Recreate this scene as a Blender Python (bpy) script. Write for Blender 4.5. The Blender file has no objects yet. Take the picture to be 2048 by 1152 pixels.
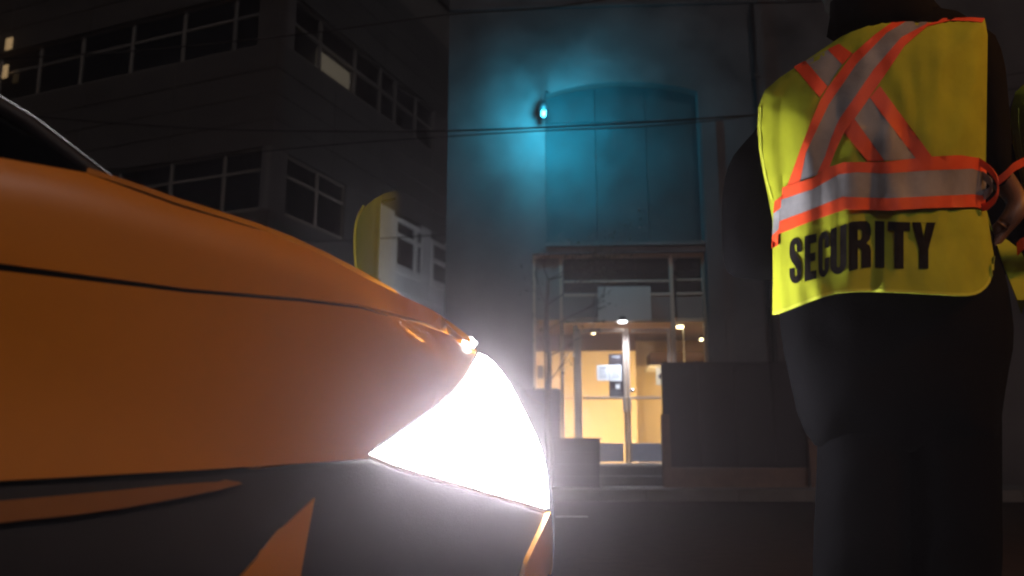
import bpy, bmesh, math, random
from mathutils import Vector, noise
from mathutils.geometry import delaunay_2d_cdt
random.seed(7)
sc = bpy.context.scene
col = sc.collection
R_ = math.radians

# ------------------------------------------------------------------ camera
CAMZ, F, TH = 0.5, 1700.0, R_(11.6)
cd = bpy.data.cameras.new("camera"); cam = bpy.data.objects.new("camera", cd); col.objects.link(cam)
cam.location = (0, 0, CAMZ); cam.rotation_euler = (R_(90) + TH, 0, 0)
cd.sensor_width = 36; cd.lens = F / 2048 * 36; cd.clip_start = 0.05; cd.clip_end = 400
cd.dof.use_dof = True; cd.dof.focus_distance = 2.9; cd.dof.aperture_fstop = 2.3
sc.camera = cam
# ------------------------------------------------------------------ night sky, faint moon, exposure
w = bpy.data.worlds.new("World"); sc.world = w; w.use_nodes = True
nt = w.node_tree; bg = nt.nodes['Background']
sky = nt.nodes.new('ShaderNodeTexSky'); sky.sky_type = 'NISHITA'; sky.sun_disc = False
sky.sun_elevation = R_(38); sky.sun_rotation = R_(200)
nt.links.new(sky.outputs[0], bg.inputs[0]); bg.inputs[1].default_value = 0.0016
sd = bpy.data.lights.new("moon_light", 'SUN'); sd.energy = 0.42; sd.angle = R_(4); sd.color = (1.0, 0.97, 0.93)
so = bpy.data.objects.new("moon_light", sd); col.objects.link(so)
so.rotation_euler = (R_(52), 0, R_(22))
sc.view_settings.view_transform = 'Standard'; sc.view_settings.look = 'None'
sc.view_settings.exposure = 0; sc.view_settings.gamma = 1
sc.render.engine = 'CYCLES'
sc.cycles.use_denoising = True
sc.cycles.volume_bounces = 0; sc.cycles.max_bounces = 6; sc.cycles.volume_step_rate = 4
sc.cycles.sample_clamp_indirect = 4
HAZE = 0.022

# ------------------------------------------------------------------ pixel helpers (2048 x 1152 grid of the photograph)
ct, st = math.cos(TH), math.sin(TH)
def ray(px, py):
    xc = (px - 1024) / F; yc = (576 - py) / F
    return Vector((xc, ct - yc * st, st + yc * ct))
O3 = Vector((0, 0, CAMZ))
def at(px, py, Y):
    d = ray(px, py); return O3 + d * (Y / d.y)
class Plane:
    def __init__(s, px, Y, a):
        d = ray(px, 925); s.O = Vector((d.x / d.y * Y, Y, 0)); a = R_(a)
        s.u = Vector((math.cos(a), math.sin(a), 0)); s.n = Vector((math.sin(a), -math.cos(a), 0))
    def pt(s, u, z, o=0):
        return s.O + s.u * u + s.n * o + Vector((0, 0, z))
    def hit(s, px, py, o=0):
        d = ray(px, py); Q = s.O + s.n * o
        t = (Q - O3).dot(s.n) / d.dot(s.n)
        P = O3 + d * t
        return (P - s.O).dot(s.u), P.z

# ------------------------------------------------------------------ materials
def mat(name, color, rough=0.7, metal=0, var=0.25, scale=6, bump=0.15, bscale=60, spec=0.4, emit=None, es=0, coat=0, stretch=None, dist=0.01):
    m = bpy.data.materials.new(name); m.use_nodes = True; n = m.node_tree; b = n.nodes['Principled BSDF']
    b.inputs['Roughness'].default_value = rough; b.inputs['Metallic'].default_value = metal
    b.inputs['Specular IOR Level'].default_value = spec; b.inputs['Coat Weight'].default_value = coat
    tc = n.nodes.new('ShaderNodeTexCoord'); src = tc.outputs['Object']
    if stretch:
        mp = n.nodes.new('ShaderNodeMapping'); mp.inputs['Scale'].default_value = stretch
        n.links.new(src, mp.inputs[0]); src = mp.outputs[0]
    nz = n.nodes.new('ShaderNodeTexNoise'); nz.inputs['Scale'].default_value = scale; nz.inputs['Detail'].default_value = 8
    nz.inputs['Roughness'].default_value = 0.65
    n.links.new(src, nz.inputs['Vector'])
    r = n.nodes.new('ShaderNodeValToRGB')
    r.color_ramp.elements[0].position = 0.3; r.color_ramp.elements[1].position = 0.7
    r.color_ramp.elements[0].color = (*[c * (1 - var) for c in color], 1)
    r.color_ramp.elements[1].color = (*[min(1, c * (1 + var)) for c in color], 1)
    n.links.new(nz.outputs[0], r.inputs[0]); n.links.new(r.outputs[0], b.inputs['Base Color'])
    if bump:
        n2 = n.nodes.new('ShaderNodeTexNoise'); n2.inputs['Scale'].default_value = bscale; n2.inputs['Detail'].default_value = 5
        n.links.new(src, n2.inputs['Vector'])
        bp = n.nodes.new('ShaderNodeBump'); bp.inputs['Strength'].default_value = bump; bp.inputs['Distance'].default_value = dist
        n.links.new(n2.outputs[0], bp.inputs['Height']); n.links.new(bp.outputs[0], b.inputs['Normal'])
    if emit:
        b.inputs['Emission Color'].default_value = (*emit, 1); b.inputs['Emission Strength'].default_value = es
    return m
def glass_mat(name, tint=(0.9, 0.92, 0.92), rough=0.03, dark=0.0, ior=1.45):
    m = bpy.data.materials.new(name); m.use_nodes = True; n = m.node_tree
    for x in list(n.nodes):
        if x.type != 'OUTPUT_MATERIAL': n.nodes.remove(x)
    out = n.nodes[0]
    tr = n.nodes.new('ShaderNodeBsdfTransparent'); tr.inputs[0].default_value = (*[c * (1 - dark) for c in tint], 1)
    gl = n.nodes.new('ShaderNodeBsdfGlossy'); gl.inputs['Roughness'].default_value = rough
    lw = n.nodes.new('ShaderNodeLayerWeight'); lw.inputs[0].default_value = .5
    pw = n.nodes.new('ShaderNodeMath'); pw.operation = 'POWER'; pw.inputs[1].default_value = 5
    fr = n.nodes.new('ShaderNodeMath'); fr.operation = 'MULTIPLY_ADD'; fr.inputs[1].default_value = .95; fr.inputs[2].default_value = .04
    n.links.new(lw.outputs['Facing'], pw.inputs[0]); n.links.new(pw.outputs[0], fr.inputs[0])
    nz = n.nodes.new('ShaderNodeTexNoise'); nz.inputs['Scale'].default_value = 1.5
    bp = n.nodes.new('ShaderNodeBump'); bp.inputs['Strength'].default_value = 0.05
    n.links.new(nz.outputs[0], bp.inputs['Height']); n.links.new(bp.outputs[0], gl.inputs['Normal'])
    mx = n.nodes.new('ShaderNodeMixShader')
    n.links.new(fr.outputs[0], mx.inputs[0]); n.links.new(tr.outputs[0], mx.inputs[1]); n.links.new(gl.outputs[0], mx.inputs[2])
    n.links.new(mx.outputs[0], out.inputs[0]); return m
M = dict(
    concrete=mat('concrete', (0.115, 0.105, 0.1), 0.85, var=0.3, scale=1.3, bump=0.4, bscale=25),
    stucco=mat('stucco', (0.10, 0.09, 0.092), 0.9, var=0.5, scale=0.9, bump=0.5, bscale=30),
    stuccod=mat('dark stucco', (0.06, 0.058, 0.058), 0.9, var=0.4, scale=0.9, bump=0.5, bscale=30),
    panelconc=mat('cast concrete', (0.062, 0.048, 0.042), 0.85, var=0.35, scale=1.1, bump=0.35, bscale=20, stretch=(1, 1, 2.5)),
    pale=mat('render lightened as lit wall', (0.72, 0.72, 0.72), 0.8, var=0.15, scale=1.2, bump=0.3, bscale=20),  # brightness of the lit side wall is put into this colour
    asphalt=mat('asphalt', (0.034, 0.022, 0.016), 0.95, spec=0.15, var=0.4, scale=9, bump=0.9, bscale=140, dist=0.02),
    pave=mat('paving', (0.13, 0.12, 0.115), 0.85, var=0.3, scale=3, bump=0.4, bscale=50),
    paint=mat('road paint', (0.25, 0.24, 0.22), 0.7, var=0.3, scale=20),
    alu=mat('warm tinted aluminium', (0.46, 0.37, 0.30), 0.45, metal=0.1, var=0.1, scale=8, bump=0.08, stretch=(1, 1, 8)),  # warm light spilling on the frames is mixed into this colour
    kick=mat('kick plate', (0.42, 0.40, 0.44), 0.5, var=0.1),
    frame=mat('window frame paint', (0.24, 0.205, 0.18), 0.5, var=0.2, scale=5),
    white=mat('white frame paint', (0.75, 0.75, 0.73), 0.5, var=0.1),
    gfilm=mat('grey spandrel panel', (0.16, 0.145, 0.135), 0.5, var=0.15, scale=2),
    sign=mat('blank sign face', (0.5, 0.5, 0.48), 0.45, var=0.06, scale=1.2, bump=0.05),
    cream=mat('cream wall', (0.86, 0.70, 0.46), 0.7, var=0.04, scale=1, bump=0.05),
    brown=mat('brown soffit', (0.07, 0.04, 0.028), 0.6, var=0.2),
    darkroom=mat('dark room', (0.03, 0.03, 0.035), 0.9),
    tile=mat('room floor', (0.35, 0.22, 0.13), 0.4, var=0.2),
    darkmetal=mat('dark metal', (0.02, 0.018, 0.02), 0.5, metal=0.3),
    planter=mat('dark planter board', (0.02, 0.015, 0.025), 0.6, var=0.3, scale=4, bump=0.3, stretch=(1, 1, 6)),
    post=mat('weathered post', (0.16, 0.1, 0.075), 0.8, var=0.3),
    bark=mat('bark', (0.07, 0.05, 0.04), 0.9, var=0.4, scale=20, bump=0.8),
    leaf=mat('leaf', (0.06, 0.07, 0.035), 0.6, var=0.4, bump=0),
    wire=mat('cable', (0.012, 0.012, 0.012), 0.7, bump=0),
    paper=mat('paper', (0.8, 0.8, 0.8), 0.6, var=0.04, bump=0),
    ink=mat('grey ink', (0.25, 0.25, 0.27), 0.6, bump=0),
    poster=mat('dark poster', (0.05, 0.04, 0.045), 0.4, bump=0),
    carpaint=mat('orange car paint', (0.48, 0.185, 0.006), 0.42, var=0.06, scale=3, bump=0.02, bscale=300, coat=0.25),
    stripe=mat('dull bumper stripe', (0.22, 0.085, 0.012), 0.6, var=0.1, bump=0.02),
    blackpl=mat('black bumper plastic', (0.007, 0.007, 0.013), 0.55, var=0.2, bump=0.2, bscale=400),
    under=mat('dark inner body', (0.008, 0.008, 0.008), 0.9, bump=0),
    rubber=mat('tyre rubber', (0.015, 0.015, 0.015), 0.85),
    chrome=mat('trim', (0.6, 0.6, 0.62), 0.25, metal=1, bump=0),
    bezel=mat('pinkish bezel', (0.5, 0.36, 0.36), 0.4, bump=0),
    rim=mat('wheel rim', (0.35, 0.35, 0.36), 0.35, metal=0.9),
    tealglow=mat('dark shutter with teal glow tint', (0.008, 0.042, 0.048), 0.7, var=0.5, scale=1.5, bump=0.15, bscale=15),
    coat=mat('black jacket cloth', (0.0012, 0.0012, 0.002), 0.9, var=0.3, bump=0.5, bscale=250, dist=0.002, spec=0.06),
    trouser=mat('black trouser cloth', (0.0012, 0.0012, 0.0018), 0.95, var=0.3, bump=0.5, bscale=250, dist=0.002, spec=0.04),
    lime=mat('lime mesh fabric', (0.36, 0.40, 0.022), 0.8, var=0.16, scale=9, bump=0.5, bscale=700, dist=0.001, spec=0.2),
    limetrim=mat('lime binding', (0.5, 0.55, 0.05), 0.7, var=0.06, bump=0.3, bscale=700, dist=0.001),
    otape=mat('orange tape', (0.74, 0.07, 0.018), 0.6, var=0.08, scale=12, bump=0.3, bscale=600, dist=0.001),
    silver=mat('silver reflective tape', (0.24, 0.24, 0.27), 0.55, metal=0.0, var=0.3, scale=9, bump=0.15, bscale=40, dist=0.002),
    black=mat('black print', (0.008, 0.006, 0.006), 0.95, spec=0.1, var=0.3, bump=0.2),
    skin=mat('brown skin', (0.13, 0.06, 0.04), 0.5, var=0.2, scale=15, bump=0.3, bscale=200, dist=0.002),
    hair=mat('black hair', (0.01, 0.008, 0.007), 0.6, bump=0.6, bscale=150),
    eye=mat('eye white', (0.6, 0.58, 0.55), 0.2, bump=0),
    lit_cool=mat('lamp cool', (0.9, 0.9, 0.9), emit=(0.95, 0.97, 1.0), es=12, bump=0),
    lit_warm=mat('lamp warm', (0.9, 0.9, 0.9), emit=(1.0, 0.78, 0.42), es=14, bump=0),
    lit_teal=mat('flare lamp teal', (0.9, 0.9, 0.9), emit=(0.3, 0.55, 0.8), es=.5, bump=0),
    lit_na=mat('lamp sodium', (0.9, 0.9, 0.9), emit=(1.0, 0.42, 0.06), es=14, bump=0),
    litwin=mat('lit blind', (0.3, 0.26, 0.2), emit=(1.0, 0.78, 0.5), es=0.42, bump=0),
    litsmall=mat('small lit window', (0.3, 0.26, 0.2), emit=(1.0, 0.65, 0.3), es=0.45, bump=0),
    headlamp=mat('headlight glow', (0.9, 0.9, 0.9), rough=0.1, emit=(1.0, 0.97, 0.95), es=75, bump=0),
    glass=glass_mat('window glass'),
    dglass=glass_mat('dark window glass', (0.5, 0.52, 0.55), 0.05),
    shield=glass_mat('windscreen glass', (0.2, 0.2, 0.2), 0.04),
)
# ------------------------------------------------------------------ object helpers
def wloc(o):
    v = Vector((0, 0, 0))
    while o: v = v + o.location; o = o.parent
    return v
def tag(o, label=None, cat=None, group=None, kind=None):
    if label: o['label'] = label
    if cat: o['category'] = cat
    if group: o['group'] = group
    if kind: o['kind'] = kind
    return o
def thing(name, loc, label, cat, group=None):
    o = bpy.data.objects.new(name, None); o.empty_display_size = 0.2
    col.objects.link(o); o.location = loc
    return tag(o, label, cat, group)
class MB:
    def __init__(s): s.v = []; s.f = []
    def add(s, vs, fs):
        b = len(s.v); s.v += [Vector(x) for x in vs]; s.f += [tuple(b + i for i in f) for f in fs]; return s
    def hexa(s, c):   # 8 corners: bottom 4 (ccw), top 4
        return s.add(c, [(0, 3, 2, 1), (4, 5, 6, 7), (0, 1, 5, 4), (1, 2, 6, 5), (2, 3, 7, 6), (3, 0, 4, 7)])
    def box(s, x0, x1, y0, y1, z0, z1):
        return s.hexa([(x0, y0, z0), (x1, y0, z0), (x1, y1, z0), (x0, y1, z0), (x0, y0, z1), (x1, y0, z1), (x1, y1, z1), (x0, y1, z1)])
    def pbox(s, P, u0, u1, z0, z1, o0, o1):   # o = offset towards the viewer
        if o1 < o0: o0, o1 = o1, o0
        if u1 < u0: u0, u1 = u1, u0
        return s.hexa([P.pt(u0, z0, o1), P.pt(u1, z0, o1), P.pt(u1, z0, o0), P.pt(u0, z0, o0), P.pt(u0, z1, o1), P.pt(u1, z1, o1), P.pt(u1, z1, o0), P.pt(u0, z1, o0)])
    def xbox(s, P, x0, y0, x1, y1, o0, o1):
        ym = (y0 + y1) / 2; xm = (x0 + x1) / 2
        u0 = P.hit(x0, ym, o1)[0]; u1 = P.hit(x1, ym, o1)[0]; z1 = P.hit(xm, y0, o1)[1]; z0 = P.hit(xm, y1, o1)[1]
        return s.pbox(P, u0, u1, z0, z1, o0, o1)
    def tube(s, pts, r, n=8, cap=True):
        pts = [Vector(p) for p in pts]; rs = r if isinstance(r, (list, tuple)) else [r] * len(pts)
        rings = []
        for i, p in enumerate(pts):
            d = (pts[min(i + 1, len(pts) - 1)] - pts[max(i - 1, 0)]).normalized()
            a = d.orthogonal().normalized() if i == 0 else (pa - d * pa.dot(d)).normalized()
            pa = a; b = d.cross(a)
            rings.append([p + (a * math.cos(t * 2 * math.pi / n) + b * math.sin(t * 2 * math.pi / n)) * rs[i] for t in range(n)])
        vs = [q for R in rings for q in R]; fs = []
        for i in range(len(pts) - 1):
            for t in range(n):
                fs.append((i * n + t, i * n + (t + 1) % n, (i + 1) * n + (t + 1) % n, (i + 1) * n + t))
        if cap: fs += [tuple(range(n))[::-1], tuple((len(pts) - 1) * n + t for t in range(n))]
        return s.add(vs, fs)
    def obj(s, name, m, parent=None, bevel=0, smooth=False, solid=0, fixn=True, solo=0):
        base = wloc(parent) if parent else Vector((0, 0, 0))
        me = bpy.data.meshes.new(name); me.from_pydata([v - base for v in s.v], [], s.f)
        if fixn:
            bm = bmesh.new(); bm.from_mesh(me); bmesh.ops.recalc_face_normals(bm, faces=bm.faces[:]); bm.to_mesh(me); bm.free()
        me.materials.append(m)
        if smooth:
            for p in me.polygons: p.use_smooth = True
        o = bpy.data.objects.new(name, me); col.objects.link(o)
        if parent: o.parent = parent
        if solid:
            q = o.modifiers.new('solid', 'SOLIDIFY'); q.thickness = solid; q.offset = solo
            if smooth: es_ = o.modifiers.new('split', 'EDGE_SPLIT'); es_.split_angle = R_(50)
        if bevel:
            q = o.modifiers.new('bevel', 'BEVEL'); q.width = bevel; q.segments = 2; q.limit_method = 'ANGLE'
        return o
def inside(p, loops):
    c = False
    for L in loops:
        n = len(L)
        for i in range(n):
            x0, y0 = L[i]; x1, y1 = L[(i + 1) % n]
            if (y0 > p[1]) != (y1 > p[1]) and p[0] < (x1 - x0) * (p[1] - y0) / (y1 - y0) + x0: c = not c
    return c
def bdist(p, L, closed=True):
    best = 1e9; n = len(L)
    for i in range(n if closed else n - 1):
        x0, y0 = L[i]; x1, y1 = L[(i + 1) % n]; dx, dy = x1 - x0, y1 - y0; q = dx * dx + dy * dy
        t = 0 if q == 0 else max(0, min(1, ((p[0] - x0) * dx + (p[1] - y0) * dy) / q))
        best = min(best, math.hypot(p[0] - x0 - t * dx, p[1] - y0 - t * dy))
    return best
def resample(L, step, closed=True):
    out = []; n = len(L)
    for i in range(n if closed else n - 1):
        a, b = L[i], L[(i + 1) % n]; k = max(1, int(math.hypot(b[0] - a[0], b[1] - a[1]) / step + .5))
        out += [(a[0] + (b[0] - a[0]) * j / k, a[1] + (b[1] - a[1]) * j / k) for j in range(k)]
    if not closed: out.append(tuple(L[-1]))
    return out
def smoothloop(L, it=1, closed=True):
    for _ in range(it):
        o = []; n = len(L)
        if not closed: o.append(L[0])
        for i in range(n if closed else n - 1):
            a, b = L[i], L[(i + 1) % n]
            o += [(a[0] * .75 + b[0] * .25, a[1] * .75 + b[1] * .25), (a[0] * .25 + b[0] * .75, a[1] * .25 + b[1] * .75)]
        if not closed: o.append(L[-1])
        L = o
    return L
def tri2d(loops, step):
    loops = [resample(L, step) for L in loops]
    pts = []; edges = []
    for L in loops:
        b = len(pts); pts += L; edges += [(b + i, b + (i + 1) % len(L)) for i in range(len(L))]
    xs = [p[0] for p in pts]; ys = [p[1] for p in pts]
    x = min(xs) + step * .5; r = 0
    while x < max(xs):
        y = min(ys) + step * (.25 if r % 2 else .75)
        while y < max(ys):
            if inside((x, y), loops) and min(bdist((x, y), L) for L in loops) > step * .4: pts.append((x, y))
            y += step
        x += step; r += 1
    V, E, T, *_ = delaunay_2d_cdt([Vector(p) for p in pts], edges, [], 0, 1e-6)
    keep = []
    for t in T:
        c = sum((V[i] for i in t), Vector((0, 0))) / len(t)
        if inside(c, loops): keep.append(tuple(t))
    return V, keep, loops
def patch(name, loops, step, fn, m, parent=None, solid=0, smooth=True, bevel=0, solo=0):
    V, T, _ = tri2d(loops, step)
    return MB().add([fn(v[0], v[1]) for v in V], T).obj(name, m, parent, solid=solid, smooth=smooth, bevel=bevel, solo=solo)
def slab(name, P, loops, o0, o1, m, parent=None):     # flat wall with openings, real thickness
    V, T, _ = tri2d(loops, 1e6)
    n = len(V); mb = MB(); mb.add([P.pt(v[0], v[1], o1) for v in V] + [P.pt(v[0], v[1], o0) for v in V],
        list(T) + [tuple(n + i for i in t[::-1]) for t in T])
    for L in loops:
        k = len(L)
        for i in range(k):
            a, b = L[i], L[(i + 1) % k]
            mb.add([P.pt(a[0], a[1], o1), P.pt(b[0], b[1], o1), P.pt(b[0], b[1], o0), P.pt(a[0], a[1], o0)], [(0, 1, 2, 3)])
    return mb.obj(name, m, parent)
def copytree(o, parent=None):
    c = o.copy(); col.objects.link(c)
    if parent: c.parent = parent
    for ch in list(o.children): copytree(ch, c)
    return c
def point(name, loc, color, watts, r=0.1, spot=None, aim=None, blend=0.5):
    l = bpy.data.lights.new(name, 'SPOT' if spot else 'POINT'); l.energy = watts; l.color = color; l.shadow_soft_size = r
    o = bpy.data.objects.new(name, l); col.objects.link(o); o.location = loc
    if spot:
        l.spot_size = R_(spot); l.spot_blend = blend
        o.rotation_euler = (Vector(aim) - Vector(loc)).to_track_quat('-Z', 'Y').to_euler()
    return o

# ================================================================== SETTING
FA = Plane(885, 14.0, -3.0)          # street front of the middle building
def kind(o, k='structure'): o['kind'] = k; return o
kind(MB().box(-90, 90, -60, 120, -0.6, -0.02).obj('ground', M['asphalt']))
kind(MB().box(-40, 40, -8, 11.62, -0.02, 0.0).obj('road', M['asphalt']))
# pavement slabs in front of the shop
pav = kind(MB().pbox(FA, -3.0, 14, -0.0, 0.140, 0.0, 2.25).obj('pavement', M['pave']))
for r in range(2):
    for i in range(16):
        u0 = -2.95 + i * 1.05; u1 = u0 + 1.035
        MB().pbox(FA, u0, u1, 0.13, 0.150, 0.02 + r * 1.12, 1.125 + r * 1.12).obj('paving_slab', M['pave'], pav, bevel=0.004)
kb = kind(MB().pbox(FA, -3.0, 14, 0, 0.12, 2.26, 2.40).obj('kerb', M['concrete']))
for i in range(14):
    MB().pbox(FA, -3 + i * 1.2, -3 + i * 1.2 + 1.19, 0.001, 0.153, 2.255, 2.42).obj('kerb_stone', M['pave'], kb, bevel=0.012)
p0 = at(1112, 1034, 8.2)
kind(MB().box(p0.x, p0.x + 0.30, p0.y - .03, p0.y + .12, 0.0, 0.004).obj('road_marking', M['paint']))

# ------------------------------------------------------------------ middle building
MBn = thing('shop_building', FA.pt(0, 0), 'dark rendered building with arched shutter, teal glow painted in, above glowing shop doors', 'building')
def H(px, py, o=0): return FA.hit(px, py, o)
uL = 0.0; uR = FA.hit(2500, 700)[0]
arch = []
ul, zb = H(1092, 494); ur = H(1409, 494)[0]; zs = H(1250, 186)[1]; zt = H(1250, 163)[1]
arch = [(ul, zb), (ur, zb), (ur, zs)]
for i in range(1, 16):
    t = i / 16; arch.append((ur + (ul - ur) * t, zs + (zt - zs) * math.sin(math.pi * t) ** .8))
arch.append((ul, zs))
sL = H(1066, 700)[0]; sR = H(1419, 700)[0]; sT = H(1250, 505)[1]
store = [(sL, 0.0), (sR, 0.0), (sR, sT), (sL, sT)]
outline = [(uL, 0.0), (sL, 0.0), (sL, sT), (sR, sT), (sR, 0.0), (uR, 0.0), (uR, 11.5), (uL, 11.5)]
slab('wall', FA, [outline, arch], -0.45, 0.0, M['stucco'], MBn)
MB().pbox(FA, uL, uR, 11.5, 11.75, -0.5, 0.08).obj('parapet', M['concrete'], MBn)
MB().pbox(FA, uL, uL + 0.3, 0, 11.5, -9, -0.451).obj('side_wall', M['stucco'], MBn)
MB().pbox(FA, uL + .3, uR, 11.2, 11.45, -9, -0.46).obj('roof', M['concrete'], MBn)
MB().pbox(FA, uL + .3, uR, 0, 11.2, -9, -8.7).obj('rear_wall', M['stucco'], MBn)
# brick-like course lines (string courses) in relief
for y in (20, 600):
    z = H(1000, y)[1]
    if y == 20: MB().pbox(FA, uL, uR, z, z + .07, 0.0015, 0.03).obj('string_course', M['stucco'], MBn)
# arched shutter: dark panels with the teal flare glow put into their colour
k = 3
for i in range(k):
    a = ul + (ur - ul) * i / k + .005; b = ul + (ur - ul) * (i + 1) / k - .005
    def ztop(u):
        t = (ur - u) / (ur - ul); return zs + (zt - zs) * math.sin(math.pi * max(0.001, min(.999, t))) ** .8
    L = [(a, zb + .02), (b, zb + .02)] + [(b + (a - b) * j / 4, ztop(b + (a - b) * j / 4) - .01) for j in range(5)]
    slab('shutter_panel', FA, [L], -0.25, -0.2, M['tealglow'], MBn)
MB().pbox(FA, ul, ur, zb, zb + .06, -0.19, 0.05).obj('shutter_sill', M['concrete'], MBn)
zr = H(1250, 235)[1]
MB().pbox(FA, ul + .02, ur - .02, zr, zr + .03, -0.199, -0.17).obj('shutter_rail', M['tealglow'], MBn)
MB().xbox(FA, 1419, 240, 1450, 985, 0.0015, 0.06).obj('pilaster', M['stucco'], MBn)
for x0, x1 in ((1460, 1540), (1560, 1700), (1720, 1860)):
    MB().xbox(FA, x0, 640, x1, 960, 0.0015, 0.03).obj('panel', M['stucco'], MBn, bevel=.005)
dp = thing('drainpipe', FA.pt(H(1550, 800)[0], .15, .1), 'thin dark drainpipe on the wall right of the shop window', 'pipe')
MB().tube([FA.pt(H(1550, 800)[0], z, .09) for z in (.15, 2, 4, 6, 8.4)], .035).obj('pipe', M['darkmetal'], dp, smooth=True)
for z in (1, 3, 5, 7): MB().pbox(FA, H(1550, 800)[0] - .05, H(1550, 800)[0] + .05, z, z + .04, .001, .13).obj('bracket', M['darkmetal'], dp)

# shopfront
SF = thing('shopfront', FA.pt((sL + sR) / 2, .15), 'metal framed glass shopfront with grey spandrel band and clerestory panes', 'shopfront')
def bar(x0, y0, x1, y1, o0=-.22, o1=-.10, m='alu', name='mullion', par=None, bv=.006):
    return MB().xbox(FA, x0, y0, x1, y1, o0, o1).obj(name, M[m], par or SF, bevel=bv)
bar(1066, 506, 1418, 515, name='head_rail')
bar(1345, 506, 1353, 930); bar(1411, 506, 1418, 930); bar(1066, 506, 1072, 965)
bar(1120, 516, 1127, 877); bar(1088, 640, 1092, 776, m='darkmetal')
bar(1128, 586, 1344, 592, name='transom', o0=-.2, o1=-.11); bar(1354, 584, 1410, 590, name='transom', o0=-.2, o1=-.11)
bar(1128, 560, 1344, 564, name='glazing_bar', o0=-.19, o1=-.13); bar(1354, 557, 1410, 561, name='glazing_bar', o0=-.19, o1=-.13)
for x0, x1 in ((1128, 1195), (1196, 1270), (1271, 1344), (1354, 1410)):
    bar(x0, 593, x1, 636, o0=-.19, o1=-.13, m='gfilm', name='spandrel_panel')
    bar(x0, 516, x1, 559, o0=-.166, o1=-.158, m='dglass', name='pane', bv=0)
    bar(x0, 565, x1, 585, o0=-.166, o1=-.158, m='dglass', name='pane', bv=0)
bar(1073, 516, 1119, 640, o0=-.19, o1=-.13, m='gfilm', name='spandrel_panel')
bar(1073, 776, 1119, 965, o0=-.24, o1=-.13, m='gfilm', name='knee_panel')
bar(1128, 637, 1344, 645, name='door_head', m='frame'); bar(1354, 637, 1410, 643, name='transom')
bar(1354, 728, 1410, 930, o0=-.24, o1=-.13, m='gfilm', name='knee_panel')
bar(1073, 645, 1087, 775, o0=-.166, o1=-.158, m='glass', name='pane', bv=0)
bar(1093, 645, 1119, 775, o0=-.166, o1=-.158, m='glass', name='pane', bv=0)
bar(1354, 644, 1410, 727, o0=-.166, o1=-.158, m='glass', name='pane', bv=0)
bar(1128, 650, 1147, 925, o0=-.166, o1=-.158, m='glass', name='pane', bv=0)
bar(1148, 650, 1158, 930, m='alu')
bar(1128, 925, 1148, 933, name='sill_rail')
bar(1128, 794, 1147, 797, name='glazing_bar', o0=-.155, o1=-.13)
# double door
def leaf(x0, x1, label):
    d = thing('glass_door', FA.pt(H((x0 + x1) / 2, 925)[0], .46, -.15), label, 'door', 'the two leaves of the lit shop door')
    b = lambda *a, **k: bar(*a, par=d, **k)
    b(x0, 657, x0 + 6, 926, name='stile', o0=-.19, o1=-.12); b(x1 - 6, 657, x1, 926, name='stile', o0=-.19, o1=-.12)
    b(x0 + 6.5, 657, x1 - 6.5, 665, name='top_rail', o0=-.185, o1=-.125)
    b(x0 + 6.5, 886, x1 - 6.5, 924, name='kick_panel', m='kick', o0=-.185, o1=-.125)
    b(x0 + 6.5, 666, x1 - 6.5, 885, name='pane', m='glass', o0=-.16, o1=-.152, bv=0)
    b(x0 + 8, 793, x1 - 8, 798, name='push_bar', o0=-.115, o1=-.08, m='alu')
    return d
d1 = leaf(1158, 1254, 'left leaf of the glass shop door carrying the taped notices')
d2 = leaf(1255, 1345, 'right leaf of the glass shop door with the round lock')
bar(1246, 794, 1254, 824, par=d1, name='pull_handle', o0=-.118, o1=-.06)
bar(1256, 794, 1263, 822, par=d2, name='pull_handle', o0=-.118, o1=-.06)
MB().tube([FA.pt(*H(1266, 780), -.12), FA.pt(*H(1266, 780), -.07)], .035, 14).obj('lock', M['chrome'], d2, smooth=True)
bar(1158, 926, 1345, 931, name='threshold', m='white', o0=-.3, o1=-.02)
# steps
ST = thing('door_steps', FA.pt(H(1270, 940)[0], .15, .3), 'two grey concrete steps below the glass shop doors', 'steps')
zd = H(1250, 931)[1]
MB().pbox(FA, sL + .5, sR - .02, 0.15, zd - .01, -.45, .28).obj('step', M['concrete'], ST, bevel=.015)
MB().pbox(FA, sL + .5, sR - .02, 0.151, .15 + (zd - .15) * .5, .281, .62).obj('step', M['pave'], ST, bevel=.015)
# notices
nt1 = thing('paper_notice', FA.pt(*H(1218, 762), -.14), 'white double paper notice taped on the left door leaf', 'notice')
bar(1194, 730, 1218, 761, o0=-.150, o1=-.147, m='paper', name='sheet', par=nt1, bv=0)
bar(1219, 730, 1243, 762, o0=-.150, o1=-.147, m='paper', name='sheet', par=nt1, bv=0)
ms = MB()
for x0 in (1198, 1223):
    ms.xbox(FA, x0, 734, x0 + 14, 737, -.1468, -.1460)
    for i in range(6): ms.xbox(FA, x0, 740 + i * 3, x0 + random.choice((16, 13, 17)), 741 + i * 3, -.1468, -.1463)
kind(ms.obj('printed_line', M['ink'], nt1), 'stuff')
nt2 = thing('dark_poster', FA.pt(*H(1232, 797), -.14), 'tall dark poster behind the paper notice on the door', 'poster')
bar(1218, 708, 1247, 797, o0=-.1515, o1=-.151, m='poster', name='sheet', par=nt2, bv=0)
bar(1231, 768, 1240, 778, o0=-.1508, o1=-.1500, m='paper', name='square_mark', par=nt2, bv=0)
bar(1224, 712, 1240, 716, o0=-.1508, o1=-.1500, m='ink', name='printed_line', par=nt2, bv=0)
for i in range(4): bar(1221, 781 + i * 4, 1236 + i % 2 * 5, 782.5 + i * 4, o0=-.1508, o1=-.1500, m='ink', name='printed_line', par=nt2, bv=0)
nt3 = thing('wall_notice', FA.pt(*H(1316, 780), -.14), 'small pale leaflet beside a dark square on the right door leaf', 'notice')
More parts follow.
